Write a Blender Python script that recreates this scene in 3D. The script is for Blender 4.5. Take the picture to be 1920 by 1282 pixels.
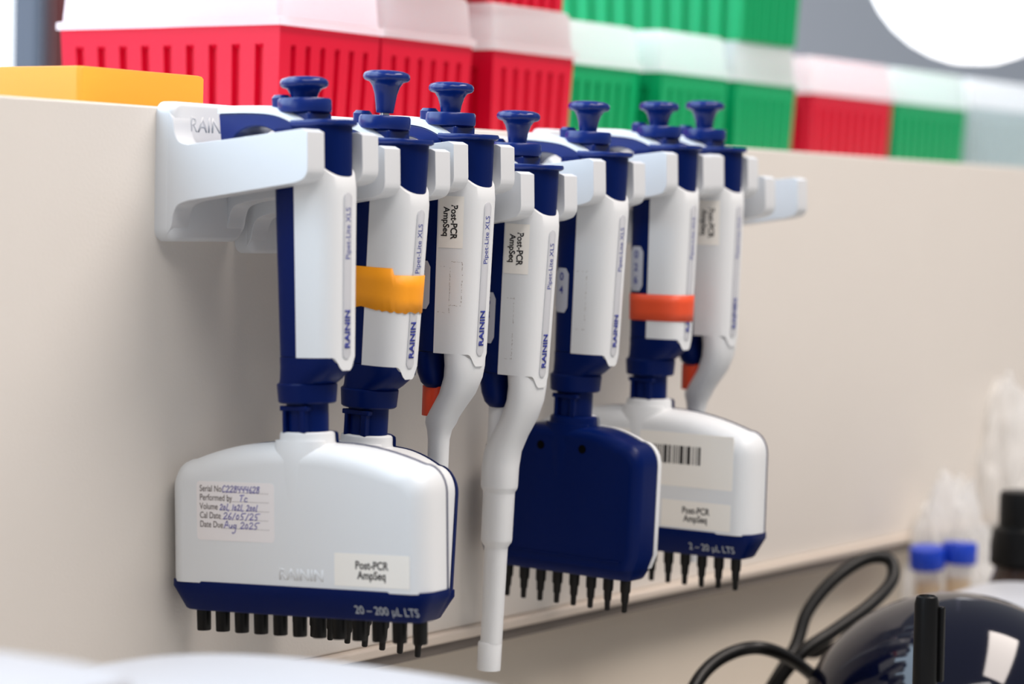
import bpy, bmesh, math, random
from mathutils import Vector, Matrix
random.seed(7)
S = 0.001                      # all dimensions below are millimetres
R = math.radians
scene = bpy.context.scene
for o in list(bpy.data.objects):
    bpy.data.objects.remove(o)
COL = scene.collection

# ------------------------------------------------------------------ camera
EYE = 310.0                    # eye height above the bench
FPX = 5000.0
TH, PI_, RO = R(32.85), math.atan(239/5000), R(1.3)
CAMP = Vector((0.0, -685.0, EYE))
fw = Vector((math.cos(TH)*math.cos(PI_), math.sin(TH)*math.cos(PI_), -math.sin(PI_)))
r0 = Vector((math.sin(TH), -math.cos(TH), 0))
u0 = r0.cross(fw)
RT = math.cos(RO)*r0 + math.sin(RO)*u0
UP = math.cos(RO)*u0 - math.sin(RO)*r0
cam = bpy.data.cameras.new('camera')
cam.sensor_width = 36; cam.sensor_fit = 'HORIZONTAL'
cam.lens = FPX/1920*36
cam.clip_start = 0.02; cam.clip_end = 50
cam.dof.use_dof = True
cam.dof.focus_distance = 1.105
cam.dof.aperture_fstop = 7.2
camo = bpy.data.objects.new('camera', cam)
m = Matrix(((RT.x, UP.x, -fw.x), (RT.y, UP.y, -fw.y), (RT.z, UP.z, -fw.z))).to_4x4()
m.translation = CAMP*S
camo.matrix_world = m
COL.objects.link(camo)
scene.camera = camo

# ------------------------------------------------------------------ world, lights, exposure
scene.view_settings.view_transform = 'Standard'
scene.view_settings.look = 'None'
scene.view_settings.exposure = -0.06
scene.view_settings.gamma = 1.0
scene.view_settings.use_curve_mapping = False
w = bpy.data.worlds.new('room_light'); scene.world = w; w.use_nodes = True
w.node_tree.nodes['Background'].inputs[0].default_value = (0.86, 0.88, 0.92, 1)
w.node_tree.nodes['Background'].inputs[1].default_value = 0.33

def area(name, loc, target, sx, sy, power, col):
    l = bpy.data.lights.new(name, 'AREA'); l.shape = 'RECTANGLE'
    l.size = sx*S; l.size_y = sy*S; l.energy = power; l.color = col
    o = bpy.data.objects.new(name, l); o.location = Vector(loc)*S
    d = (Vector(target)-Vector(loc)).normalized()
    o.rotation_euler = d.to_track_quat('-Z', 'Y').to_euler()
    COL.objects.link(o); return o
# daylight from the window row along the far wall, to the left of the view
area('window_daylight', (-250, 1450, 1850), (700, 0, 330), 3000, 3000, 165, (0.66, 0.83, 1.0))
# daylight from the side window at the left end of the room
area('side_window_daylight', (-1500, 550, 750), (900, 0, 300), 1500, 1300, 14, (0.74, 0.88, 1.0))
# warm ceiling luminaire over the aisle in front of the bench
area('overhead_light', (1500, -900, 1900), (1050, 0, 200), 1600, 500, 42, (1.0, 0.90, 0.83))
area('overhead_light', (250, -1000, 1600), (1050, 0, 150), 900, 400, 10.5, (1.0, 0.95, 0.91))  # added fill lamp at left front, brightens the shaded pipette flanks

# ------------------------------------------------------------------ helpers
def V(x, f, z):                # f = distance towards the viewer, away from the panel
    return Vector((x*S, -f*S, z*S))
def at_depth(px, py, d):       # world point (mm) at a distance along the view
    x = (px-960)/FPX; y = (641-py)/FPX
    return CAMP + d*(fw + x*RT + y*UP)
def at_Y(px, py, Y):
    x = (px-960)/FPX; y = (641-py)/FPX
    v = fw + x*RT + y*UP
    return CAMP + v*((Y-CAMP.y)/v.y)

def srgb(r, g, b):
    f = lambda c: (c/255/12.92 if c/255 <= 0.04045 else ((c/255+0.055)/1.055)**2.4)
    return (f(r), f(g), f(b), 1)
def mat(name, col, rough=0.4, spec=0.5, bump=0, bscale=400, vary=0.0, coat=0, metal=0, trans=0):
    m = bpy.data.materials.new(name); m.use_nodes = True
    nt = m.node_tree; p = nt.nodes['Principled BSDF']
    p.inputs['Base Color'].default_value = col
    p.inputs['Roughness'].default_value = rough
    p.inputs['Specular IOR Level'].default_value = spec
    p.inputs['Coat Weight'].default_value = coat
    p.inputs['Metallic'].default_value = metal
    p.inputs['Transmission Weight'].default_value = trans
    tc = nt.nodes.new('ShaderNodeTexCoord')
    nz = nt.nodes.new('ShaderNodeTexNoise'); nz.inputs['Scale'].default_value = bscale
    nz.inputs['Detail'].default_value = 3
    nt.links.new(tc.outputs['Object'], nz.inputs['Vector'])
    if bump:
        b = nt.nodes.new('ShaderNodeBump'); b.inputs['Strength'].default_value = bump
        b.inputs['Distance'].default_value = 0.0004
        nt.links.new(nz.outputs['Fac'], b.inputs['Height']); nt.links.new(b.outputs['Normal'], p.inputs['Normal'])
    if vary:
        n2 = nt.nodes.new('ShaderNodeTexNoise'); n2.inputs['Scale'].default_value = 18
        nt.links.new(tc.outputs['Object'], n2.inputs['Vector'])
        mx = nt.nodes.new('ShaderNodeMix'); mx.data_type = 'RGBA'
        mx.inputs[6].default_value = tuple(c*(1-vary) for c in col[:3])+(1,)
        mx.inputs[7].default_value = tuple(min(1, c*(1+vary)) for c in col[:3])+(1,)
        nt.links.new(n2.outputs['Fac'], mx.inputs[0]); nt.links.new(mx.outputs[2], p.inputs['Base Color'])
    return m
def frosted(name, col, clear=0.3, rough=0.3, transl=0.6):
    """frosted polypropylene: diffuse + translucent + partly clear"""
    m = bpy.data.materials.new(name); m.use_nodes = True
    nt = m.node_tree; nt.nodes.clear()
    out = nt.nodes.new('ShaderNodeOutputMaterial')
    d = nt.nodes.new('ShaderNodeBsdfPrincipled'); d.inputs['Base Color'].default_value = col; d.inputs['Roughness'].default_value = rough
    t = nt.nodes.new('ShaderNodeBsdfTranslucent'); t.inputs['Color'].default_value = col
    c = nt.nodes.new('ShaderNodeBsdfTransparent'); c.inputs['Color'].default_value = tuple(0.5+0.5*x for x in col[:3])+(1,)
    a = nt.nodes.new('ShaderNodeMixShader'); a.inputs[0].default_value = transl
    b = nt.nodes.new('ShaderNodeMixShader'); b.inputs[0].default_value = clear
    nt.links.new(d.outputs[0], a.inputs[1]); nt.links.new(t.outputs[0], a.inputs[2])
    nt.links.new(a.outputs[0], b.inputs[1]); nt.links.new(c.outputs[0], b.inputs[2])
    nt.links.new(b.outputs[0], out.inputs[0])
    return m
def emis(name, col, st):
    m = bpy.data.materials.new(name); m.use_nodes = True
    p = m.node_tree.nodes['Principled BSDF']
    p.inputs['Base Color'].default_value = col
    p.inputs['Emission Color'].default_value = col; p.inputs['Emission Strength'].default_value = st
    return m

M = dict(
    white=mat('white_plastic', srgb(221, 223, 225), 0.38, bump=0.05, bscale=2500),
    holder=mat('holder_plastic', srgb(214, 216, 219), 0.36),
    navy=mat('navy_plastic', srgb(0, 21, 78), 0.36, spec=0.10, bump=0.05, bscale=2500),
    navy2=mat('navy_gloss', srgb(4, 34, 104), 0.26, spec=0.36),
    black=mat('black_plastic', srgb(9, 9, 10), 0.4, spec=0.22),
    dark=mat('dark_hole', srgb(4, 4, 6), 0.7, spec=0.05),
    strip=mat('clear_strip', srgb(196, 197, 202), 0.12, coat=0.6),
    ink=mat('navy_ink', srgb(32, 46, 140), 0.5),
    kink=mat('black_ink', srgb(28, 24, 26), 0.6),
    hink=mat('violet_pen_ink', srgb(84, 78, 176), 0.6),
    bink=mat('brown_print', srgb(88, 74, 70), 0.6),
    silver=mat('silver_print', srgb(172, 178, 186), 0.5),
    paper=mat('label_paper', srgb(240, 236, 229), 0.6),
    sticker=mat('sticker_film', srgb(234, 229, 229), 0.35),
    display=mat('display_label', srgb(186, 188, 198), 0.3),
    orange=mat('orange_tape', srgb(255, 160, 10), 0.55, bump=0.15, bscale=900, vary=0.06),
    redtape=mat('red_orange_tape', srgb(226, 76, 34), 0.5, bump=0.15, bscale=900),
    ring=mat('orange_ring', srgb(226, 70, 34), 0.4),
    smudge=mat('tape_residue', srgb(150, 142, 132), 0.7),
    steel=mat('plunger_steel', srgb(200, 196, 190), 0.25, metal=1),
    panel=mat('cream_laminate', srgb(220, 214, 207), 0.5, spec=0.3, bump=0.25, bscale=700, vary=0.015),
    lower=mat('grey_laminate', srgb(222, 212, 198), 0.55, bump=0.2, bscale=700),
    ledge=mat('ledge_strip', srgb(214, 202, 190), 0.35),
    gap=mat('grey_gap', srgb(112, 104, 98), 0.5),
    red=mat('red_polypropylene', srgb(206, 6, 46), 0.34, spec=0.42),
    green=mat('green_polypropylene', srgb(0, 158, 96), 0.34, spec=0.4),
    lid=frosted('frosted_lid', (0.94, 0.95, 0.97, 1), 0.2),
    clearbox=frosted('frosted_box', (0.62, 0.70, 0.71, 1), 0.25),
    yellow=frosted('yellow_lid', (1.0, 0.60, 0.13, 1), 0.04, 0.3, 0.7),
    wall=mat('far_wall', srgb(232, 240, 252), 0.7),
    brown=mat('dark_brown_pillar', srgb(118, 66, 68), 0.5),
    frame=mat('window_frame', srgb(44, 58, 78), 0.4),
    glass=emis('window_glow', (0.93, 0.97, 1.0, 1), 3.0),
    lamp=emis('lamp_glow', (0.97, 0.98, 1.0, 1), 2.2),
    rim=mat('lamp_rim', srgb(150, 144, 160), 0.4),
    bench=mat('bench_top', srgb(190, 186, 180), 0.4),
    device=mat('device_white', srgb(184, 185, 190), 0.4, spec=0.35),
    dome=mat('dome_navy', srgb(6, 9, 28), 0.06, spec=0.5),
    rubber=mat('cable_rubber', srgb(11, 10, 10), 0.42, spec=0.3),
    cap=mat('tube_cap_blue', srgb(16, 62, 190), 0.4),
    tube=frosted('tube_clear', (0.9, 0.9, 0.9, 1), 0.6, 0.15),
    fill=frosted('tube_fill', (0.88, 0.70, 0.44, 1), 0.1),
    bag=frosted('clear_bag', (0.97, 0.97, 0.97, 1), 0.5, 0.14, 0.3),
    amber=mat('amber_bottle', srgb(52, 34, 26), 0.2),
)

def link(name, bm, material, parent=None, smooth=40, bevel=0, seg=3, label=None):
    me = bpy.data.meshes.new(name)
    bmesh.ops.remove_doubles(bm, verts=bm.verts, dist=1e-7)
    bmesh.ops.recalc_face_normals(bm, faces=bm.faces)
    bm.to_mesh(me); bm.free()
    if smooth:
        for p in me.polygons: p.use_smooth = True
        me.set_sharp_from_angle(angle=R(smooth))
    me.materials.append(material)
    o = bpy.data.objects.new(name, me); COL.objects.link(o)
    if parent: o.parent = parent
    if bevel:
        b = o.modifiers.new('bevel', 'BEVEL'); b.width = bevel*S; b.segments = seg
        b.limit_method = 'ANGLE'; b.angle_limit = R(35); b.harden_normals = False
    if label: o['label'] = label
    return o
def thing(name, label, cat, loc=(0, 0, 0), rot=(0, 0, 0), group=None):
    o = bpy.data.objects.new(name, None); o.empty_display_size = 0.01
    o.location = Vector(loc)*S; o.rotation_euler = rot
    o['label'] = label; o['category'] = cat
    if group: o['group'] = group
    COL.objects.link(o); return o
def tag(o, label, cat, group=None):
    o['label'] = label; o['category'] = cat
    if group: o['group'] = group
    return o
def structure(o):
    o['kind'] = 'structure'; return o

def add_loft(bm, rings, cap0=True, cap1=True, closed=True):
    vs = [[bm.verts.new(p) for p in r] for r in rings]
    n = len(rings[0])
    for i in range(len(vs)-1):
        for j in range(n if closed else n-1):
            k = (j+1) % n
            try: bm.faces.new((vs[i][j], vs[i][k], vs[i+1][k], vs[i+1][j]))
            except ValueError: pass
    if closed and cap0: bm.faces.new(vs[0][::-1])
    if closed and cap1: bm.faces.new(vs[-1])
    return vs
def loft(rings, **k):
    bm = bmesh.new(); add_loft(bm, rings, **k); return bm
def selip(cf, a, b, z, n=3.0, N=40, cx=0):
    out = []
    for i in range(N):
        t = 2*math.pi*i/N
        c, s = math.cos(t), math.sin(t)
        e = 2.0/n
        out.append((cx+b*math.copysign(abs(s)**e, s), cf+a*math.copysign(abs(c)**e, c), z))
    return out
def lathe(prof, cx=0, cf=0, N=36):
    """profile of (radius, z) -> rings around a vertical axis"""
    return [[V(cx+r*math.sin(2*math.pi*i/N), cf+r*math.cos(2*math.pi*i/N), z) for i in range(N)] for r, z in prof]
def add_box(bm, x0, x1, f0, f1, z0, z1):
    v = [bm.verts.new(V(x, f, z)) for x in (x0, x1) for f in (f0, f1) for z in (z0, z1)]
    for q in ((0, 1, 3, 2), (4, 6, 7, 5), (0, 4, 5, 1), (2, 3, 7, 6), (0, 2, 6, 4), (1, 5, 7, 3)):
        bm.faces.new([v[i] for i in q])
def box(*a):
    bm = bmesh.new(); add_box(bm, *a); return bm
def smoothpts(pts, sub=8):
    out = []
    n = len(pts)
    for i in range(n-1):
        p0, p1, p2, p3 = pts[max(i-1, 0)], pts[i], pts[i+1], pts[min(i+2, n-1)]
        for k in range(sub):
            t = k/sub
            out.append(tuple(0.5*((2*b)+(c-a)*t+(2*a-5*b+4*c-d)*t*t+(-a+3*b-3*c+d)*t**3) for a, b, c, d in zip(p0, p1, p2, p3)))
    out.append(tuple(pts[-1])); return out
def extrude_fz(poly, x0, x1):
    """closed polygon in (f, z) extruded along x"""
    bm = bmesh.new()
    a = [bm.verts.new(V(x0, f, z)) for f, z in poly]
    b = [bm.verts.new(V(x1, f, z)) for f, z in poly]
    n = len(poly)
    bm.faces.new(a[::-1]); bm.faces.new(b)
    for i in range(n): bm.faces.new((a[i], a[(i+1) % n], b[(i+1) % n], b[i]))
    return bm
def tube_bm(pts, r, N=12, world=False):
    """round tube along points in mm (world axes)"""
    bm = bmesh.new()
    P = [Vector(p)*S for p in pts]; rings = []
    prev = Vector((0, 0, 1))
    for i, p in enumerate(P):
        t = (P[min(i+1, len(P)-1)]-P[max(i-1, 0)]).normalized()
        n = (prev - t*prev.dot(t))
        if n.length < 1e-4: n = t.orthogonal()
        n.normalize(); prev = n; b = t.cross(n)
        rr = (r(i/(len(P)-1)) if callable(r) else r)*S
        rings.append([p + n*rr*math.cos(2*math.pi*k/N) + b*rr*math.sin(2*math.pi*k/N) for k in range(N)])
    add_loft(bm, rings); return bm

# ---- writing
def text_bm(body, size, bold=0.0, align='CENTER', spacing=1.0, aspect=1.0):
    """glyphs as a flat mesh in mm in the XY plane"""
    cu = bpy.data.curves.new('glyphs', 'FONT'); cu.body = body; cu.size = size
    cu.align_x = align; cu.align_y = 'CENTER'; cu.offset = bold; cu.space_character = spacing
    cu.resolution_u = 6
    ob = bpy.data.objects.new('glyphs', cu); COL.objects.link(ob)
    dg = bpy.context.evaluated_depsgraph_get()
    me = bpy.data.meshes.new_from_object(ob.evaluated_get(dg))
    bm = bmesh.new(); bm.from_mesh(me)
    bpy.data.objects.remove(ob); bpy.data.curves.remove(cu); bpy.data.meshes.remove(me)
    for v in bm.verts: v.co.x *= aspect
    return bm
def lettering(body, size, mapf, material, parent, name='lettering', subdiv=0, thick=0.0, **k):
    bm = text_bm(body, size, **k)
    if thick:
        r = bmesh.ops.extrude_face_region(bm, geom=bm.faces[:])
        for e in r['geom']:
            if isinstance(e, bmesh.types.BMVert): e.co.z += thick
    for v in bm.verts: v.co = mapf(v.co.x, v.co.y, v.co.z)
    return link(name, bm, material, parent, smooth=0)

GLY = {  # pen strokes in a unit box
 'C': (.6, [[(.55,.85),(.3,1),(.05,.6),(.1,.1),(.35,0),(.55,.15)]]),
 '2': (.6, [[(.05,.75),(.25,1),(.5,.8),(.4,.5),(.05,.02),(.6,.1)]]),
 '8': (.55, [[(.5,.85),(.25,1),(.05,.75),(.45,.4),(.4,.05),(.1,.05),(.1,.35),(.5,.85)]]),
 '4': (.6, [[(.1,1),(.05,.5),(.5,.5)],[(.5,.95),(.42,0)]]),
 '6': (.5, [[(.4,1),(.1,.5),(.1,.1),(.35,0),(.45,.3),(.1,.4)]]),
 'T': (.6, [[(0,.95),(.6,1)],[(.3,.95),(.2,0)]]),
 'c': (.5, [[(.45,.5),(.2,.6),(.05,.25),(.2,0),(.5,.1)]]),
 '/': (.5, [[(.45,1),(.05,-.1)]]),
 '0': (.5, [[(.25,.75),(.05,.4),(.2,0),(.42,.3),(.25,.75)]]),
 '5': (.7, [[(.8,1.0),(.25,.9),(.15,.5),(.4,.45),(.4,.1),(.1,0)]]),
 'A': (.6, [[(0,0),(.25,1),(.4,.95),(.5,.3)],[(.1,.4),(.5,.45)]]),
 'u': (.5, [[(.05,.5),(.1,.05),(.35,.1),(.42,.5),(.45,0)]]),
 'g': (.55, [[(.45,.5),(.15,.5),(.1,.1),(.4,.15),(.45,.5),(.4,-.5),(.1,-.8),(0,-.6)]]),
 '1': (.3, [[(.2,1),(.1,0)]]),
 'l': (.3, [[(.25,1.1),(.1,0),(.25,.05)]]),
 ',': (.25, [[(.15,.1),(.05,-.2)]]),
 ' ': (.35, []),
}
def handwriting(txt, size, u0, v0, mapf, parent, pen=0.32, slant=0.15, wid=1.0):
    bm = bmesh.new(); u = u0
    for ch in txt:
        wd, strokes = GLY[ch]
        for s in strokes:
            pts = [(u+(p[0]*wid+p[1]*slant)*size, v0+p[1]*size) for p in (smoothpts(s, 4) if len(s) > 2 else s)]
            for i in range(len(pts)-1):
                a, b = Vector(pts[i]), Vector(pts[i+1]); d = b-a
                if d.length < 1e-6: continue
                n = Vector((-d.y, d.x)).normalized()*pen/2; e = d.normalized()*pen*.3
                q = [a-e+n, a-e-n, b+e-n, b+e+n]
                bm.faces.new([bm.verts.new(mapf(c.x, c.y, 0)) for c in q])
        u += (wd*wid+.12)*size
    return link('handwriting', bm, M['hink'], parent, smooth=0)

# ------------------------------------------------------------------ the setting
PT, LZ, SH = EYE+39, EYE-195, EYE+33      # panel top, ledge, shelf surface
def wbox(x0, x1, y0, y1, z0, z1):         # world mm box (y as world)
    return box(x0, x1, -y1, -y0, z0, z1)
wb = structure(link('wall_back', wbox(200, 3200, 0, 18, LZ+3, PT), M['panel'], bevel=1.0))
link('shelf_board', wbox(200, 3200, 18, 420, SH-18, SH), M['panel'], wb, bevel=0.5)
structure(link('wall_lower', wbox(200, 3200, 16, 30, 0, LZ-2), M['lower']))
t1 = structure(link('trim_1', wbox(200, 3200, -5, 16, LZ-1.5, LZ+3), M['ledge'], bevel=1.0))
link('gap_strip', wbox(200, 3200, -3.0, 16, LZ-6.5, LZ-1.6), M['gap'], t1)  # dark grey strip standing in for the dark gap under the ledge
structure(link('floor', wbox(-600, 3200, -1300, 420, -30, 0), M['bench']))
FY = 1500.0
def far(px): return at_Y(px, 60, FY).x
xa, xb, xc, xd = far(40), far(54), far(66), far(113)
structure(link('wall_far', wbox(xd, 6500, FY, FY+60, -300, 2200), M['wall']))
structure(link('trim_2', wbox(xc, xd, FY-30, FY+60, -300, 2200), M['brown'], bevel=3))
wn = structure(link('window_1', wbox(xa-1200, xa, FY+20, FY+26, -300, 2200), M['glass']))
link('window_frame', wbox(xa, xb, FY-30, FY+40, -300, 2200), M['frame'], wn, bevel=3)
link('window_reveal', wbox(xb, xc, FY-20, FY+40, -300, 2200), M['wall'], wn)

# ------------------------------------------------------------------ pipette holders
YP = 61.0                                  # pipette axis in front of the panel
def holder(X, z0, label):
    t = thing('pipette_holder', label, 'holder', (X, 0, EYE+z0), group='white pipette holders along the panel')
    # back plate with rounded corners
    pl = []
    hw, zb, zt, r = 23.0, -25.8, 28.9, 5.0
    for cx, cz, a0 in ((hw-r, zt-r, 0), (-hw+r, zt-r, 90), (-hw+r, zb+r, 180), (hw-r, zb+r, 270)):
        for k in range(7):
            a = R(a0+15*k); pl.append((cx+r*math.cos(a), cz+r*math.sin(a)))
    prof = [(0.0, 0), (5.5, 0), (7.2, .6), (8.0, 2.0)]
    rings = [[V(x*(hw-d)/hw, f, (z-1.5)*(27.35-d)/27.35+1.5) for x, z in pl] for f, d in prof]
    link('back_plate', loft(rings), M['holder'], t, smooth=50)
    # the two arms of the fork
    poly = smoothpts([(6, 25), (8.2, 22), (9.2, 17), (11.5, 13.2), (16, 12.0)], 5) + [(40, 14.6), (71.5, 18.3), (74, 17.2), (74.5, 4)] \
        + smoothpts([(74.3, 2.0), (72.5, -0.6), (68, -2.2)], 4) + [(40, -6.3)] + smoothpts([(17, -9.6), (11.5, -11.4), (9.2, -15), (8.2, -20), (6, -23)], 5)
    for s in (-1, 1):
        xs = (s*12.2, s*22.8)
        link('arm', extrude_fz(poly, min(xs), max(xs)), M['holder'], t, smooth=35, bevel=2.0, seg=4)
    # saddle across the fork that carries the finger hook
    link('saddle', extrude_fz([(5, 0), (40, 3), (43, 7), (41, 13), (36, 15.8), (31, 13.5), (25, 4.5), (5, 3)], -12.6, 12.6), M['holder'], t, bevel=.8)
    # raised lettering on the plate
    lettering('RAININ', 8.5, lambda u, v, h: V(u*1.0+2, 8.0+h, 20+v), M['holder'], t, name='raised_lettering', thick=.1, bold=.08, spacing=1.02)
    return t

# ------------------------------------------------------------------ pipettes
AX = -5.0                                  # plunger axis inside the handle
def hs(z):                                 # handle half depth / half width at height z
    k = min(max(-z/70, 0), 1)
    return 15.5-1.6*k, 12.0-0.5*k
def hx(f, z, off=0.0):                     # half width of the handle surface at depth f
    a, b = hs(z); a += off; b += off
    u = min(abs(f)/a, 1)
    return b*(1-u**3)**(1/3)
def sst(e0, e1, x):
    t = min(max((x-e0)/(e1-e0), 0), 1); return t*t*(3-2*t)
def patch(f0, f1, z0, z1, off, corner=0.0, nf=10, nz=8):
    """patch lying on the near flank (-x) of the handle"""
    bm = bmesh.new()
    rows = []
    for j in range(nz+1):
        v = j/nz; z = z0+(z1-z0)*v
        dz = min(z-z0, z1-z); ins = 0
        if corner and dz < corner: ins = corner-math.sqrt(max(corner**2-(corner-dz)**2, 0))
        rows.append([V(-hx(f0+ins+(f1-f0-2*ins)*i/nf, z, off), f0+ins+(f1-f0-2*ins)*i/nf, z) for i in range(nf+1)])
    add_loft(bm, rows, closed=False); return bm

def pipette(idx, name, label, X, z0, lean, knob, single=None, mani=None):
    t = thing(name, label, 'pipette', (X, -YP, EYE+z0), (R(lean), 0, 0))
    # ---- white handle shell (front half), per-vertex top and bottom edges
    def ztop(x, f): return 15.0*(1-min(max(f/14.8, 0), 1))**1.1
    def zbot(x, f): return -69.0 - (5.0*(1-sst(2.6, 7.2, abs(x))) if f > 5 else 0)
    N = 64; rings = []
    for k in range(15):
        v = k/14
        ring = []
        for (x, f, _) in selip(0, 1, 1, 0, 3.0, N):
            xs, fs = x*12, f*15.5
            zz = ztop(xs, fs)*(1-v) + zbot(xs, fs)*v
            a, b = hs(min(zz, 0))
            e = 0.5 if k == 0 else 0
            ring.append(V(x*(b-e), max(f*(a-e), -1.5), zz))
        rings.append(ring)
    link('handle_shell', loft(rings), M['white'], t, smooth=45)
    # ---- navy rear shell
    rings = []
    for z in (19, 0, -20, -45, -68.6):
        a, b = hs(z); rings.append([V(x, min(f, -1.2), zz) for x, f, zz in selip(0, a-.15, b-.25, z, 3.0, 48)])
    link('rear_shell', loft(rings), M['navy'], t, smooth=45)
    # ---- navy grip head with lid
    rings = [[V(x, max(f, -3), z) for x, f, z in selip(0, a, b, z, 2.8, 48)] for a, b, z in ((13.9, 10.6, -6), (14.2, 10.8, 0), (14.4, 11, 20.2))]
    gh = link('grip_head', loft(rings), M['navy'], t, smooth=45)
    rings = [[V(x, max(f, -3.2), z) for x, f, z in selip(.6, a, b, z, 2.8, 48)] for a, b, z in ((14.6, 11.2, 19.6), (15.9, 11.6, 20.2), (16.1, 11.8, 21.2), (15.6, 11.4, 22.0))]
    link('head_lid', loft(rings), M['navy2'], gh, smooth=45)
    bm = box(-7.5, 7.5, AX-7.5, AX+8, 14, 25.6)
    link('head_neck', bm, M['navy2'], t, bevel=1.2)
    # ---- volume lock ring with its lug, knob, plunger shaft
    bm = loft(lathe([(9.6, 25.2), (10.5, 25.6), (10.7, 27), (10.6, 30), (10.1, 30.8), (7.5, 30.9)], 0, AX, 40))
    lr = link('lock_ring', bm, M['navy2'], t, smooth=40)
    bm = loft([[V(*p) for p in selip(AX-8, a, b, z, 2.4, 20, cx=-4)] for a, b, z in ((3.6, 3.2, 26), (3.8, 3.4, 31.2), (2.8, 2.4, 32.4))])
    link('ring_lug', bm, M['navy2'], lr, smooth=40)
    K = knob
    ks = K-17.2
    prof = [(3.0, ks), (3.5, ks+.2), (3.9, ks+3), (4.6, ks+7.5), (5.6, ks+10.6), (6.8, ks+12.4)]
    bm = bmesh.new()
    rings = lathe(prof, 0, AX, 48)
    for r_, z in ((8.6, ks+12.9), (9.3, ks+13.6), (9.5, ks+14.4), (9.3, ks+15.4), (8.6, ks+16.2), (6.5, ks+16.9), (3, ks+17.2)):
        ring = []
        for i in range(48):
            rr = r_ - (0.55 if (i % 6 == 0 and r_ > 8) else 0)
            ring.append(V(rr*math.sin(2*math.pi*i/48), AX+rr*math.cos(2*math.pi*i/48), z))
        rings.append(ring)
    add_loft(bm, rings)
    link('plunger_knob', bm, M['navy2'], t, smooth=50)
    link('plunger_shaft', loft(lathe([(1.9, 28), (1.9, ks+1)], 0, AX, 16)), M['steel'], t)
    # ---- finger hook: white arch over a navy liner
    cen = smoothpts([(7, 13.5), (3.5, 18.5), (-3, 22.6), (-12, 25.9), (-24, 27.2), (-40, 27.6)], 6)
    bm = bmesh.new(); rings = []
    for i, (f, z) in enumerate(cen):
        p, q = cen[max(i-1, 0)], cen[min(i+1, len(cen)-1)]
        d = Vector((q[0]-p[0], q[1]-p[1])).normalized(); n = Vector((d.y, -d.x))
        if n.y < 0: n = -n
        w_ = 9.8
        sec = [(-w_, -1.6), (-w_, .2), (-w_+1.6, 1.3), (0, 1.7), (w_-1.6, 1.3), (w_, .2), (w_, -1.6)]
        rings.append([V(x, f+n.x*h, z+n.y*h) for x, h in sec])
    add_loft(bm, rings)
    hk = link('finger_hook', bm, M['white'], t, smooth=40)
    top = [(f, z-1.4) for f, z in smoothpts([(-40.2, 27.4), (-24, 27.0), (-12, 25.7), (-3, 22.4)], 5)]
    inner = smoothpts([(-5, 10), (-9, 15), (-16, 19.5), (-24, 20.4), (-31, 18), (-36.5, 12)], 5)
    link('hook_liner', extrude_fz(top+[(-3, 10)]+inner+[(-37.5, 10.5), (-39, 11.5)], -9.2, 9.2), M['navy2'], hk, smooth=35, bevel=.7)
    # ---- clear name strip on the front, printed bottom to top
    def strip_pt(u, v, h):                 # u across, v along z
        a, b = hs(v)
        return V(u, a+.05+h, v)
    bm = bmesh.new(); sl = []
    for k in range(13): sl.append((2.5*math.cos(R(180-15*k)), -8.3+2.5*math.sin(R(15*k))))
    for k in range(13): sl.append((2.5*math.cos(R(-15*k)), -67.2-2.5*math.sin(R(15*k))))
    add_loft(bm, [[strip_pt(u, v, -.6) for u, v in sl], [strip_pt(u, v, .25) for u, v in sl], [strip_pt(u*.82, v+(1 if v < -30 else -1)*.4, .42) for u, v in sl]])
    st = link('name_strip', bm, M['strip'], t, smooth=35)
    mp = lambda v0: (lambda u, v, h: strip_pt(-v, v0+u, .5+h))
    lettering('RAININ', 4.5, mp(-65.6), M['ink'], st, align='LEFT', bold=.12, spacing=1.0, thick=.15)
    if True:
        lettering('Pipet-Lite XLS', 4.2, mp(-31.5), M['ink'], st, align='LEFT', bold=.0, aspect=.82)
    # ---- lower end
    if single:
        nb = [(-8, 6.6, 10.4, -68.9), (-8, 6.5, 10.2, -73), (-7.6, 6.2, 9.4, -78), (-7.0, 5.4, 8.0, -82), (-6.5, 4.0, 6.0, -84), (-6.3, 2.0, 3.5, -84.6)]
        link('lower_cap', loft([[V(*p) for p in selip(c, a, b, z, 2.4, 40)] for c, a, b, z in nb]), M['navy'], t, smooth=50)
        if single == 'narrow':
            link('colour_ring', loft(lathe([(5.9, -83.5), (5.9, -96)], 0, AX-2, 32)), M['ring'], t)
            sec = [(6.6, 6.9, 10.9, -68.8), (6.8, 6.6, 10.6, -74), (6.2, 6.5, 10, -79), (3.6, 6.4, 9, -86), (-.5, 6.2, 8, -92), (-3.5, 6.4, 7.2, -96.5), (-4.2, 6.2, 6.6, -99), (-4.8, 5.0, 5.2, -102), (-5, 4.4, 4.4, -106), (-5, 4.1, 4.1, -130), (-5, 3.6, 3.6, -160), (-5, 2.6, 2.6, -180.5)]
        else:
            link('barrel', loft(lathe([(5.0, -80), (5.0, -120)], 0, AX-1.6, 32)), M['white'], t)
            sec = [(6.6, 6.9, 10.9, -68.8), (6.8, 6.6, 10.6, -74), (6.2, 6.6, 10.2, -80), (3.6, 6.8, 9.6, -88), (-.8, 7.2, 8.6, -96), (-4, 7.8, 8.0, -103), (-5, 7.9, 7.9, -110), (-5, 7.8, 7.8, -118.6), (-5, 7.6, 7.6, -119.6), (-5, 6.8, 6.8, -121), (-5, 6.7, 6.7, -122), (-5, 6.6, 6.6, -142), (-5, 6.4, 6.4, -143.2), (-5, 5.0, 5.0, -145.4), (-5, 4.9, 4.9, -146.4), (-5, 4.6, 4.6, -188)]
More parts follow.
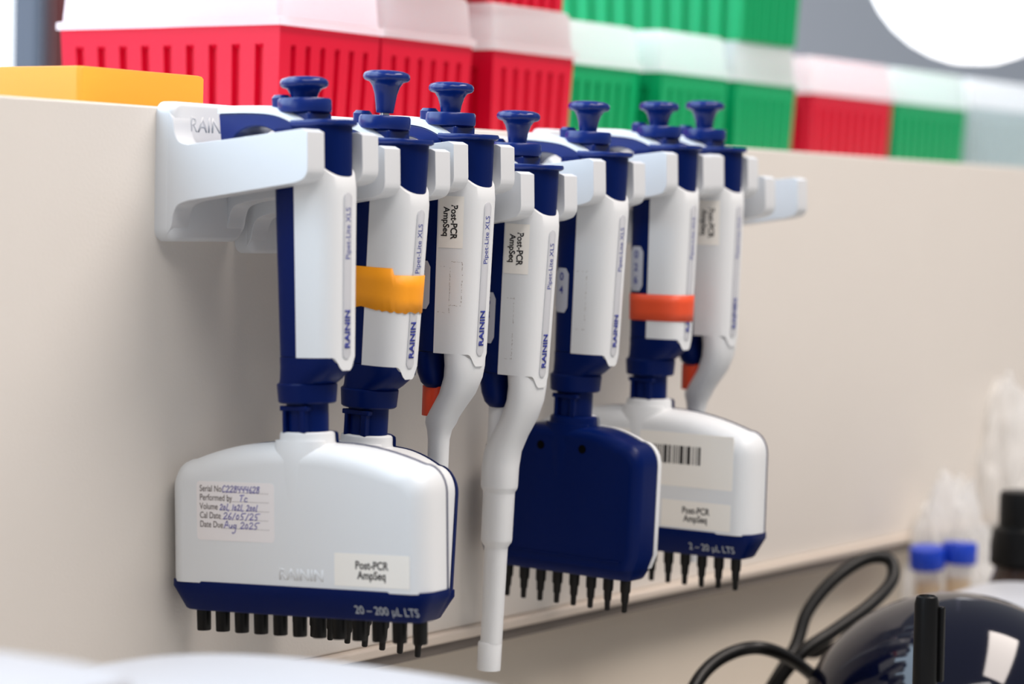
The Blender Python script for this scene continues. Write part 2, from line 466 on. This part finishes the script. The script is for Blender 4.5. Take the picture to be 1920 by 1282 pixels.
        link('ejector_arm', loft([[V(*p) for p in selip(c, a, b, z, 2.3, 48)] for c, a, b, z in sec]), M['white'], t, smooth=45)
        if single == 'wide':
            link('sleeve_end', loft(lathe([(4.9, -187.5), (5.3, -188.5), (5.2, -200), (4.0, -200)], 0, AX-.6, 36)), M['white'], t)
    if mani:
        collar = [(0, 13.9, 11.5, -68.8, 3), (-.2, 13.6, 11.3, -72.5, 3), (-3.2, 11.2, 11.0, -77.5, 2.6), (AX, 10.6, 10.8, -79.5, 2.2)]
        cl = link('collar', loft([[V(*p) for p in selip(c, a, b, z, n, 48)] for c, a, b, z, n in collar]), M['navy'], t, smooth=40)
        link('collar_ring', loft(lathe([(11.3, -79), (11.8, -79.6), (11.3, -86.2), (10.6, -86.8)], 0, AX, 44)), M['navy'], cl, smooth=40)
        nk = link('neck', loft(lathe([(8.2, -85), (8.2, -104)], 0, AX, 36)), M['navy'], t)
        bm = bmesh.new()
        add_box(bm, -9.4, -6, AX-6.5, AX+6.5, -89.6, -87.6); add_box(bm, -9.2, -6, AX-5.4, AX-3.8, -98.2, -89)
        add_box(bm, -9.2, -6, AX+2.8, AX+5.4, -98.2, -89)
        link('latch', bm, M['navy'], nk, bevel=.4)
        manifold(t, mani)
    return t, st

def manifold(t, c):
    n, yaw, seam, flip, thin = c['n'], R(c.get('yaw', 0)), c.get('seam', 6), c.get('flip', False), c.get('thin', True)
    L = n*4.5+(6.0 if n == 8 else c.get('ext', 6.8)); T = 12.0; RR = 5.5 if flip else 8.5; ZB = -157.5
    ZC = -164.0 if flip else ZB
    def mp(x, f, z):                       # turn about the plunger axis
        return V(x*math.cos(yaw)+f*math.sin(yaw)*1.0, AX-x*math.sin(yaw)+f*math.cos(yaw), z)
    # outline of half the head: collar, falling shoulder, rounded corner, side
    drop = 7.5*(L/61)**1.2
    half = [(0.0, -102.0), (8, -102.1), (14, -102.4)]
    for k in range(1, 9):
        u = k/8; half.append((14+(L-9-14)*u, -102.4-drop*u**1.8))
    ze = -102.4-drop
    for k in range(1, 8):
        a = R(90-13*k*90/91); half.append((L-9+9*math.cos(a)*(1), ze-10.5+10.5*math.sin(a)))
    half += [(L, ze-16), (L, -140), (L, ZB)]
    if flip: half += [(L-2.4, ZC)]
    outline = half + [(-f, z) for f, z in reversed(half)][:-1]
    def rows(x0, x1, grow):
        out = []
        xs = sorted({x0, x1} | {x for x in [s*(T-RR*(1-math.sin(R(a)))) for s in (-1, 1) for a in (0, 20, 40, 55, 68, 78, 86, 90)] if x0 < x < x1})
        for x in xs:
            q = max(abs(x)-(T-RR), 0)/RR
            d = RR*(1-math.sqrt(max(1-min(q, 1)**2, 0)))*0.9
            ring = []
            for f, z in outline:
                dd = d-grow
                top = sst(-128, -104, z)
                sg = 0 if f == 0 else math.copysign(1, f)
                ring.append(mp(x, f-sg*min(dd, abs(f)), z-dd*top if z > ZB+.1 else z))
            out.append(ring)
        return out
    front, back = (M['navy'], M['white']) if flip else (M['white'], M['navy'])
    cv = link('head_cover', loft(rows(-T, seam, 0)), front, t, smooth=40)
    link('head_back', loft(rows(seam, T, .5)), back, t, smooth=40)
    # collar of the head, split between the two half shells
    def half_lathe(prof, xs):
        rings = []
        for r, z in prof:
            ring = []
            for k in range(48):
                a = 2*math.pi*k/48; x, f = r*math.sin(a), r*math.cos(a)
                ring.append(mp(min(x, xs) if xs > 0 else max(x, -xs), f, z))
            rings.append(ring)
        return loft(rings)
    pf = [(9.8, -97.8), (10.6, -98.3), (10.8, -99.5), (10.9, -101.5), (11.3, -102.6), (12.5, -104), (12.6, -108)]
    link('head_collar', half_lathe([(min(r, 11.3), z) for r, z in pf], 4.5), front, cv, smooth=45)
    link('collar_half', half_lathe([(min(r+.5, 11.6), z) for r, z in pf], -4.5), back, cv, smooth=45)
    # boss flowing from the collar into the near face
    bm = loft([[mp(-T*.45+x, f, z) for x, f, z in selip(0, a, b, z, 2, 32)] for a, b, z in ((10.8, 5.6, -101), (11.6, 6.5, -105), (11.8, 6.95, -110), (11.0, 6.85, -117), (9.6, 6.7, -123), (8, 6.6, -127), (6, 6.4, -130))])
    link('boss', bm, front, cv, smooth=60)
    # navy foot
    ft = [(L-3.0, T-.6, ZC+.6), (L-3.2, T-.8, ZC-1.2), (L-4.4, T-3.2, ZB-10.8), (L-5.2, T-4.2, ZB-11.5)] if flip else \
        [(L+.2, T+.2, ZB+.6), (L+.3, T+.3, ZB-2), (L-1, T-.8, ZB-4.5), (L-4.2, T-3.2, ZB-10.8), (L-5.2, T-4.2, ZB-11.5)]
    foot = link('head_foot', loft([[mp(x, f, z) for x, f, z in selip(0, a, b, z, 7, 64)] for a, b, z in ft]), M['navy'], t, smooth=35)
    # nozzles
    for i in range(n):
        f = (i-(n-1)/2)*9
        if thin: prof = [(2.5, ZB-11), (2.4, ZB-17.5), (1.9, ZB-18.2), (1.75, ZB-22), (1.35, ZB-22.6), (1.25, ZB-26.6), (.9, ZB-27)]
        else: prof = [(2.95, ZB-11), (2.85, ZB-20), (2.6, ZB-20.4), (1.5, ZB-20.4), (1.5, ZB-17)]
        rg = [[mp(r*math.sin(2*math.pi*k/16), f+r*math.cos(2*math.pi*k/16), z) for k in range(16)] for r, z in prof]
        link('nozzle', loft(rg), M['black'], t)
    face = lambda u, v, h: mp(-T-.12-h, u, v)
    def sticker(f0, f1, z0, z1, mt, name, r=.4):
        pl = []
        for cx, cz, a0 in ((f1-r, z1-r, 0), (f0+r, z1-r, 90), (f0+r, z0+r, 180), (f1-r, z0+r, 270)):
            for k in range(5):
                a = R(a0+22.5*k); pl.append((cx+r*math.cos(a), cz+r*math.sin(a)))
        bm = loft([[mp(-T+.05, u, v) for u, v in pl], [mp(-T-.1, u, v) for u, v in pl]])
        return link(name, bm, mt, t, smooth=0)
    def footmap(u, v, h):                  # print on the sloping near flank of the foot
        z = ZB-7.2+v
        x = T-.8-(ZB-4.5-z)*2.4/6.3
        return mp(-x-.25-h, u, z)
    if c.get('cal'):
        s = sticker(-44, -8, -140.5, -117.5, M['sticker'], 'calibration_sticker', 1.6)
        lines = [('Serial No', 'C2284444628'[:3]+'8444628', -120.4), ('Performed by', 'Tc', -123.9), ('Volume', '20l, 102l, 200l', -127.4), ('Cal Date', '26/05/25', -130.9), ('Date Due', 'Aug 2025', -134.4)]
        us = [-32.0, -24, -33.2, -31.6, -31.2]
        for (a, b, z), u in zip(lines, us):
            lettering(a, 3.5, lambda x, y, h, z=z: face(-42.6+x*.78, z+y, .03), M['bink'], s, align='LEFT', bold=.03)
            handwriting(b, 2.5 if b[0] != '2' or 'l' not in b else 2.2, u, z-1.1, lambda x, y, h: face(x, y, .06), s, wid=1.0 if len(b) > 9 else 1.25)
        bm = bmesh.new()
        for z, u0_ in ((-120.4, -32), (-123.9, -29.5), (-127.4, -33.2), (-130.9, -33), (-134.4, -32.5)):
            u = u0_
            while u < -10.5:
                bm.faces.new([bm.verts.new(face(uu, vv, .04)) for uu, vv in ((u, z-1.35), (u+.3, z-1.35), (u+.3, z-1.1), (u, z-1.1))]); u += .75
        link('dotted_rule', bm, M['bink'], s, smooth=0)
        lettering('RAININ', 6.2, lambda x, y, h: face(4+x, -152.5+y, h-.1), M['white'], cv, name='raised_lettering', thick=.1, bold=.1)
    if c.get('label'):
        f0, f1, z0, z1 = c['label']
        s = sticker(f0, f1, z0, z1, M['paper'], 'paper_label')
        fc, zc = (f0+f1)/2, (z0+z1)/2
        lettering('Post-PCR', 4.3, lambda x, y, h: face(fc+x*.86, zc+1.8+y, .03), M['kink'], s, bold=.11)
        lettering('AmpSeq', 4.3, lambda x, y, h: face(fc+x*.86, zc-2.0+y, .03), M['kink'], s, bold=.11)
    if c.get('barcode'):
        s = sticker(-27, 52.5, -137, -112, M['paper'], 'barcode_sticker')
        rnd = random.Random(4); bm = bmesh.new(); u = -8.0
        while u < 35.5:
            wdt = rnd.choice((.55, .6, .6, 1.2, 1.9))
            bm.faces.new([bm.verts.new(face(uu, vv, .04)) for uu, vv in ((u, -126.5), (u+wdt, -126.5), (u+wdt, -118), (u, -118))])
            u += wdt+rnd.choice((.6, .7, 1.1))
        link('barcode', bm, M['kink'], s, smooth=0)
    if c.get('range'):
        lettering(c['range'], 4.6, lambda x, y, h: footmap(c['range_f']+x*.92, y, .05), M['silver'], foot, name='printed_range', bold=.03)
    if flip:
        for f in (-9.5, 12.5):
            bm = loft([[mp(-T-.1, f+r*math.cos(R(18*k)), -111.5-.0*f+r*math.sin(R(18*k))) for k in range(20)] for r in (2.0, .8)], cap0=False)
            link('screw_hole', bm, M['dark'], cv, smooth=0)
        pl = [(-L+6, -160.6), (L-7, -160.6), (L-7, -159.8), (-L+6, -159.8)]
        link('seam_ridge', loft([[mp(-T+.2, f, z) for f, z in pl], [mp(-T-.4, f, z) for f, z in pl]]), M['navy'], cv, smooth=0)

def flank_label(t):
    """narrow paper label on the near flank, printed top to bottom"""
    l = link('paper_label', patch(-.8, 10.6, -25.2, -3.8, .12), M['paper'], t)
    def mp(fc): return lambda u, v, h: V(-hx(fc+v, -14.4, .2), fc+v, -14.4-u)
    lettering('Post-PCR', 4.1, mp(6.6), M['kink'], l, bold=.11, aspect=.88)
    lettering('AmpSeq', 4.1, mp(2.9), M['kink'], l, bold=.11, aspect=.88)
def residue(t, f0, f1, z0, z1, seed):
    """grubby outline left by an old sticker"""
    rnd = random.Random(seed); bm = bmesh.new()
    def dab(f, z, df, dz):
        bm.faces.new([bm.verts.new(V(-hx(a, b, .08), a, b)) for a, b in ((f, z), (f+df, z), (f+df, z+dz), (f, z+dz))])
    z = z0
    while z < z1:
        if rnd.random() < .6: dab(f1+rnd.uniform(-.12, .12), z, rnd.uniform(.08, .24), rnd.uniform(.3, .9))
        z += .7
    f = f0
    while f < f1:
        for zz in (z0, z1):
            if rnd.random() < .55: dab(f, zz+rnd.uniform(-.15, .15), rnd.uniform(.3, .8), rnd.uniform(.08, .22))
        f += .8
    link('sticker_residue', bm, M['smudge'], t, smooth=0)
def display(t, digits, z1=-31, z0=-51):
    d = link('volume_display', patch(-12.2, -4.2, z0, z1, .15, corner=1.6), M['display'], t)
    for k, ch in enumerate(digits):
        lettering(ch, 5.0, lambda u, v, h, k=k: V(-hx(-8.2+u, z1-4-6*k, .24), -8.2+u, z1-4-6*k+v), M['ink'], d, bold=.08)
def tape(t, name, mt, ztop, zbot, label=None, off=.22):
    N = 72; rings = []
    for v in (0, .33, .66, 1):
        ring = []
        for i, (x, f, _) in enumerate(selip(0, 1, 1, 0, 3.0, N)):
            z = ztop(f, x)*(1-v)+zbot(f, x)*v
            a, b = hs(z); ex = .55*(1-sst(2.2, 4.5, abs(x*12))) if f > 0 else 0
            ring.append(V(x*(b+off), f*(a+off+ex), z))
        rings.append(ring)
    bm = loft(rings, cap0=False, cap1=False)
    o = link(name, bm, mt, t, smooth=50)
    s = o.modifiers.new('thickness', 'SOLIDIFY'); s.thickness = .2*S; s.offset = 0
    return o

spec = [  # X along the panel, height of the shell top relative to the eye, lean, knob top
 (824, 12.2, -2.1, 39.4), (874, 7.5, 2.4, 49.0), (922, 10.9, 1.0, 43.6), (973, 0.0, 2.0, 44.9),
 (1032, 7.2, 1.7, 44.6), (1097, 12.3, .6, 42.5), (1142, 12.7, .2, 44.6)]
hl = ['two-armed holder at the near left end, carrying the pipette with handwritten sticker',
      'white two-armed holder carrying the pipette with orange tape on its handle',
      'white two-armed holder carrying the single pipette just behind the orange-taped one',
      'white two-armed holder set lower, carrying the long single-barrelled pipette',
      'white two-armed holder carrying the pipette with a navy-backed head',
      'white two-armed holder carrying the pipette with red-orange tape',
      'white two-armed holder carrying the farthest single pipette',
      'empty white two-armed holder at the far right end of the row']
for (X, z, _, _), l in zip(spec, hl): holder(X, z, l)
holder(1196, 3.5, hl[7])
pp = []
def P(i, *a, **k):
    X, z, le, kn = spec[i]
    pp.append(pipette(i, *a, X, z, le, kn, **k)[0])
P(0, 'multichannel_pipette', 'nearest white and navy twelve-channel pipette, with a handwritten calibration sticker on its wide head',
  mani=dict(n=12, ext=4.4, yaw=5, thin=False, cal=True, label=(19, 52, -155.5, -143), range='20 – 200 µL LTS', range_f=41))
P(1, 'multichannel_pipette', 'eight-channel pipette with yellow-orange tape across its handle and knob raised high',
  mani=dict(n=8, yaw=-2, seam=5))
P(2, 'single_channel_pipette', 'single-channel pipette with small upright paper label and orange ring, hanging next after the orange-taped one', single='narrow')
P(3, 'single_channel_pipette', 'single-channel pipette hanging lowest, with upright paper label and a long thick white barrel', single='wide')
P(4, 'multichannel_pipette', 'eight-channel pipette turned so that the plain navy back of its head faces out',
  mani=dict(n=8, flip=True, seam=5))
P(5, 'multichannel_pipette', 'twelve-channel pipette with red-orange tape round its handle and a barcode sticker on its head',
  mani=dict(n=12, barcode=True, label=(15.5, 52, -156, -143.5), range='2 – 20 µL LTS', range_f=42))
P(6, 'single_channel_pipette', 'farthest single-channel pipette of the row, with red ring, half hidden behind the red-taped one', single='narrow')
flank_label(pp[2]); flank_label(pp[3]); flank_label(pp[6])
residue(pp[2], 0, 5.5, -52, -33, 1); residue(pp[2], 6, 10.5, -49, -31, 2); residue(pp[3], 0, 5, -62, -36, 3); residue(pp[4], -1, 5, -58, -32, 5)
display(pp[2], ['3', '1']); display(pp[3], ['5', '3'], -34, -56); display(pp[4], ['0', '4']); display(pp[5], ['0', '2', '6'], -26, -47)
rnd = random.Random(11)
tornz = {i: rnd.uniform(-.5, .5) for i in range(200)}
tape(pp[1], 'orange_tape', M['orange'], lambda f, x: -29.6 if f < .74 else -32.2,
     lambda f, x: -46.2-1.0*f+tornz[int((f+1)*45) % 200]*.9, off=.25)
tape(pp[5], 'red_tape', M['redtape'], lambda f, x: -48.2, lambda f, x: -60.6)

# ------------------------------------------------------------------ tip boxes on the shelf
def tip_box(X0, Y0, LX, LY, z, material, label, name='pipette_tip_box', lid=True, group=None, hb=53.0, hl_=25.0, slots=True):
    """near-left corner of the footprint at the top rim is (X0, Y0); it extends to +X and +Y"""
    t = thing(name, label, 'tip box', (X0+LX/2, Y0+LY/2, z), group=group)
    bm = bmesh.new()
    ta = 2.4                                # taper towards the bottom
    def pt(u, w_, zz, inset=0):             # face-local -> box; scaled by taper
        return u
    hx_, hy_ = LX/2, LY/2
    def P3(x, y, zz):
        k = ta*(1-zz/hb); return Vector(((x*(1-k/hx_))*S, (y*(1-k/hy_))*S, zz*S))
    def side(ax, sg, Lh, Oh, n):
        # ax 0: face with normal along x, running along y
        def q(u, zz, d):
            return P3(sg*(Oh-d), u, zz) if ax == 0 else P3(u, sg*(Oh-d), zz)
        zt, band = hb, hb-8.5
        pitch = (2*Lh-10)/n; sw = pitch*.36
        us = [-Lh]
        for i in range(n):
            c = -Lh+5+pitch*(i+.5); us += [c-sw/2, c+sw/2]
        us.append(Lh)
        F = lambda *p: bm.faces.new([bm.verts.new(x) for x in p])
        F(q(-Lh, band, 0), q(Lh, band, 0), q(Lh, zt, 0), q(-Lh, zt, 0))
        for i in range(len(us)-1):
            a, b = us[i], us[i+1]
            if i % 2 == 0: F(q(a, 0, 0), q(b, 0, 0), q(b, band, 0), q(a, band, 0))
            else:
                D = 3.0
                a2, b2 = a+sw*.12, b-sw*.12
                F(q(a2, 0, D), q(b2, 0, D), q(b2, band-2, D), q(a2, band-2, D))
                F(q(a, 0, 0), q(a2, 0, D), q(a2, band-2, D), q(a, band, 0))
                F(q(b2, 0, D), q(b, 0, 0), q(b, band, 0), q(b2, band-2, D))
                F(q(a2, band-2, D), q(b2, band-2, D), q(b, band, 0), q(a, band, 0))
    nx, ny = (6, 9) if LY > LX else (9, 6)
    side(0, -1, hy_, hx_, ny); side(0, 1, hy_, hx_, ny); side(1, -1, hx_, hy_, nx); side(1, 1, hx_, hy_, nx)
    F = lambda *p: bm.faces.new([bm.verts.new(x) for x in p])
    F(P3(-hx_, -hy_, hb), P3(hx_, -hy_, hb), P3(hx_, hy_, hb), P3(-hx_, hy_, hb))
    F(P3(-hx_, -hy_, 0), P3(-hx_, hy_, 0), P3(hx_, hy_, 0), P3(hx_, -hy_, 0))
    link('box_base', bm, material, t, smooth=25)
    if lid:
        bm = bmesh.new()
        def rr(ix, zz, r=3.0):
            out = []
            ax, ay = hx_+ix, hy_+ix
            for cx, cy, a0 in ((ax-r, ay-r, 0), (-ax+r, ay-r, 90), (-ax+r, -ay+r, 180), (ax-r, -ay+r, 270)):
                for k in range(5):
                    a = R(a0+22.5*k); out.append(Vector(((cx+r*math.cos(a))*S, (cy+r*math.sin(a))*S, zz*S)))
            return out
        z0 = hb+.05
        rings = [rr(1.9, z0), rr(2.4, z0), rr(2.4, z0+3.5), rr(.1, z0+4), rr(-1.2, hb+hl_-3), rr(-2.2, hb+hl_-.8), rr(-4, hb+hl_-.1)]
        add_loft(bm, rings, cap0=False, cap1=True)
        link('box_lid', bm, M['lid'], t, smooth=40)
    return t
BX, BY = 80.0, 137.0
YB = 87.0
# lower row, then the boxes stacked on it
x1 = at_Y(525, 45, YB).x
rows_ = [('red', x1, YB, BX, BY, SH, 'nearest red tip box with frosted lid on the shelf, behind the yellow box'),
         ('red', x1+81.5, YB, BX, BY, SH, 'red tip box second from the left in the lower row on the shelf'),
         ('red', x1+180, YB-1, BX, BY, SH, 'red tip box in the lower row next to the green boxes'),
         ('green', x1+291, YB+22, BX, BY, SH, 'green tip box in the lower row right beside the red boxes'),
         ('green', x1+381, YB+12, BX, BY, SH, 'middle green tip box of the lower row, its lid under the upper green box'),
         ('green', x1+478, YB+14, BX, BY, SH, 'green tip box of the lower row directly beneath the upper green box'),
         ('red', at_Y(1524, 178, 122).x, 122, 125, 84, SH, 'separate red tip box at the right end of the shelf, beside a green one'),
         ('green', at_Y(1680, 187, 122).x, 122, 125, 84, SH, 'last green tip box at the right end of the shelf'),
         ('red', x1+84, YB+2, BX, BY, SH+78.2, 'upper red tip box stacked on the second red box, barely in view'),
         ('red', x1+181, YB+4, BX, BY, SH+78.2, 'upper red tip box stacked beside the upper green box'),
         ('green', x1+479, YB+12, BX, BY, SH+78.2, 'upper green tip box stacked on the green row')]
for cn, X0, Y0, LX, LY, z, lab in rows_:
    tip_box(X0, Y0, LX, LY, z, M[cn], lab, group='pipette tip boxes on the shelf')
xw = at_Y(1822, 187, 122).x
tip_box(xw, 122, 140, 84, SH, M['clearbox'], 'pale frosted box at the far right end of the shelf', group=None, hb=56, hl_=22)
# shallow yellow box near the shelf edge, left
yx = at_Y(150, 126, 26).x
t = thing('yellow_box', 'shallow translucent yellow plastic box on the shelf edge at far left', 'box', (yx+38.5, 26+66, SH))
bm = bmesh.new()
def rr2(ix, zz, r=2.5, ax=38.5, ay=66):
    out = []; ax += ix; ay += ix
    for cx, cy, a0 in ((ax-r, ay-r, 0), (-ax+r, ay-r, 90), (-ax+r, -ay+r, 180), (ax-r, -ay+r, 270)):
        for k in range(6):
            a = R(a0+18*k); out.append(Vector(((cx+r*math.cos(a))*S, (cy+r*math.sin(a))*S, zz*S)))
    return out
add_loft(bm, [rr2(0, 0), rr2(0, 20), rr2(-.5, 21), rr2(-1.6, 21.4)])
link('box_shell', bm, M['yellow'], t, smooth=40)
link('box_foot', loft([rr2(.6, 0), rr2(.6, 2.2)]), M['yellow'], t)

# ------------------------------------------------------------------ lamp, far right behind the boxes
c = at_depth(1834, -100, 2350)
t = thing('lamp', 'large white glowing lamp shade hanging behind the boxes at upper right', 'lamp', c, (0, 0, 0))
tilt = Matrix.Rotation(R(14), 3, 'Y')
def ell(sx, sy, sz, dz=0, N=36, K=16):
    rings = []
    for k in range(1, K):
        a = math.pi*k/K-math.pi/2
        rings.append([Vector((sx*math.cos(a)*math.cos(2*math.pi*i/N)*S, sy*math.cos(a)*math.sin(2*math.pi*i/N)*S, (sz*math.sin(a)+dz)*S)) for i in range(N)])
    return loft(rings)
link('lamp_shade', ell(100, 100, 102), M['lamp'], t, smooth=60)
link('lamp_rim', ell(109, 109, 60, 6), M['rim'], t, smooth=60)
link('lamp_cord', loft([[Vector((4*math.cos(i*.785)*S, 4*math.sin(i*.785)*S, z*S)) for i in range(8)] for z in (95, 900)]), M['rim'], t)

# ------------------------------------------------------------------ bench-top objects, lower right
def at_z_depth(px, d):                     # horizontal position only
    p = at_depth(px, 641, d); return p.x, p.y
dx, dy = at_z_depth(1812, 1262)
t = thing('mini_centrifuge', 'benchtop device with a glossy dark navy domed lid, at the lower right corner', 'centrifuge', (dx, dy, 0))
prof = [(70, 0), (74, 3), (76, 20), (75, 58), (72, 63), (60, 63)]
link('housing', loft(lathe(prof, 0, 0, 48)), M['device'], t, smooth=40)
prof = [(75*math.cos(R(a)), 64+71*math.sin(R(a))) for a in range(0, 90, 5)]+[(2, 135)]
link('dome_lid', loft(lathe(prof, 0, 0, 72)), M['dome'], t, smooth=60)
px_, py_ = at_z_depth(1757, 1150)
t = thing('marker_pen', 'black capped marker pen standing upright before the navy dome', 'pen', (px_, py_, 0), (0, R(-1.0), 0))
link('pen_barrel', loft(lathe([(3, 0), (4.6, 2), (5, 8), (5, 96)], 0, 0, 28)), M['black'], t)
link('pen_cap', loft(lathe([(5.5, 95), (5.5, 97), (5.3, 146), (4.6, 149), (3.6, 149.6), (3.2, 148.6)], 0, 0, 28)), M['black'], t)
link('pen_clip', box(1.5, 4.5, 4.0, 7.2, 112, 145), M['black'], t, bevel=.8)

def bottle():
    x, y = at_z_depth(1925, 1500)
    t = thing('bottle', 'dark bottle with tall black cap at the right edge, behind the navy dome', 'bottle', (x, y, 0))
    link('bottle_body', loft(lathe([(28, 0), (31, 3), (31, 80), (27, 95), (17, 108), (14, 116), (14, 124)], 0, 0, 40)), M['amber'], t)
    link('bottle_collar', loft(lathe([(15, 118), (17, 120), (17, 131), (15.5, 139), (13, 141)], 0, 0, 40)), M['black'], t)
    link('bottle_cap', loft(lathe([(12.5, 140), (12.5, 158), (11.6, 160.5), (9, 161)], 0, 0, 36)), M['black'], t)
bottle()
for (pxc, d, tilt_, zt, lab) in ((1768, 1600, -7, 118, 'clear conical tube with blue screw cap, leaning left'), (1806, 1590, 2, 120, 'clear conical tube with blue screw cap, the upright one on the right')):
    x, y = at_z_depth(pxc, d)
    t = thing('centrifuge_tube', lab, 'tube', (x, y, 0), (0, R(tilt_), 0), group='blue-capped tubes at the foot of the panel')
    link('tube_body', loft(lathe([(1.5, 0), (2.5, .5), (8, 22), (8, zt-6)], 0, 0, 28)), M['tube'], t)
    link('tube_content', loft(lathe([(1.2, 1.5), (7, 22.5), (7, zt-22)], 0, 0, 24)), M['fill'], t)
    N = 40
    rg = [[V((r-(.5 if i % 2 else 0))*math.sin(2*math.pi*i/N), (r-(.5 if i % 2 else 0))*math.cos(2*math.pi*i/N), z) for i in range(N)] for r, z in ((10.2, zt-13), (10.6, zt-12), (10.6, zt-1), (10, zt))]
    link('tube_cap', loft(rg), M['cap'], t, smooth=30)
# white rounded device behind the dome
x, y = at_z_depth(1930, 1420)
t = thing('white_device', 'white rounded benchtop device behind the navy dome at the right edge', 'device', (x, y, 0))
rg = [[V(*p) for p in selip(0, a, a2, z, 3.2, 48)] for a, a2, z in ((38, 48, 0), (39, 49, 4), (39, 49, 92), (37.5, 47, 106), (33, 42, 113), (26, 34, 115.5), (12, 18, 116.2))]
link('device_body', loft(rg), M['device'], t, smooth=50)
# cables: looped black mains lead in front of the lower board
def cable(pts, r, name, lab, grp=None):
    w3 = [at_depth(px, py, d) for px, py, d in pts]
    w3 = [Vector(p) for p in smoothpts([tuple(p) for p in w3], 10)]
    for p in w3: p.z = max(p.z, r)
    o = link(name, tube_bm(w3, r), M['rubber'], smooth=60)
    tag(o, lab, 'cable', grp)
cable([(1335, 1600, 1330), (1380, 1420, 1330), (1440, 1300, 1340), (1490, 1215, 1360), (1515, 1145, 1370), (1565, 1085, 1380), (1625, 1047, 1390), (1668, 1050, 1390), (1672, 1088, 1380), (1630, 1135, 1360), (1560, 1185, 1345), (1500, 1228, 1335), (1440, 1310, 1335), (1405, 1440, 1345), (1390, 1600, 1350)],
      3.4, 'power_cable', 'black cable standing up in a tall narrow loop')
cable([(1215, 1620, 1250), (1250, 1420, 1250), (1290, 1310, 1260), (1330, 1250, 1275), (1385, 1219, 1285), (1440, 1217, 1290), (1500, 1247, 1315), (1545, 1300, 1345), (1575, 1420, 1360), (1585, 1600, 1370)],
      3.3, 'power_cable', 'black cable bent in a low arch at the bottom edge')
cable([(1415, 1600, 1430), (1440, 1400, 1425), (1468, 1265, 1420), (1500, 1226, 1420), (1530, 1224, 1420), (1575, 1208, 1415), (1640, 1190, 1420), (1700, 1230, 1425), (1728, 1400, 1430), (1735, 1600, 1440)],
      3.0, 'power_cable', 'black cable running sideways behind the tall loop')

# crumpled clear bags
def bag(pxc, d, wx, wy, h, seed, lab):
    x, y = at_z_depth(pxc, d)
    rnd = random.Random(seed)
    bm = bmesh.new(); bmesh.ops.create_icosphere(bm, subdivisions=4, radius=1)
    from mathutils import noise
    off = Vector((seed*3.1, seed*1.7, 0))
    for v in bm.verts:
        n = v.co.normalized()
        k = .95+.30*noise.noise(n*2.4+off)+.30*abs(noise.noise(n*4.5+off))+.12*noise.noise(n*11+off)
        z = (n.z*k*.5+.5)*h
        v.co = Vector((n.x*k*wx*S, n.y*k*wy*S, max(z, 0)*S))
    o = link('plastic_bag', bm, M['bag'], smooth=12)
    o.location = Vector((x, y, 0))*S
    tag(o, lab, 'bag', 'crumpled clear bags')
bag(1890, 1760, 34, 30, 200, 1, 'tall crumpled clear plastic bag against the panel at right edge')
bag(1795, 1640, 30, 24, 150, 2, 'lower crumpled clear plastic bag behind the blue-capped tubes')

# ------------------------------------------------------------------ blurred white objects in the foreground
x, y = at_z_depth(585, 800)
t = thing('white_lid_device', 'blurred white device with a rounded lid along the bottom edge, in front of pipettes', 'device', (x, y, 0))
rg = [[V(*p) for p in selip(0, a, b, z, 2.5, 64)] for a, b, z in ((120, 78, 0), (122, 80, 6), (122, 80, 112), (120, 78, 130), (112, 70, 148), (96, 58, 160.5), (72, 44, 166), (40, 26, 169), (10, 6, 170))]
link('device_body', loft(rg), M['device'], t, smooth=60)
x, y = at_z_depth(-130, 680)
t = thing('white_tray', 'blurred white box at the lower left corner of the frame', 'box', (x, y, 0))
rg = [[V(*p) for p in selip(0, a, b, z, 5, 48)] for a, b, z in ((45, 40, 0), (46, 41, 3), (46, 41, 181), (44, 39, 188), (38, 33, 190))]
link('tray_body', loft(rg), M['device'], t, smooth=50)
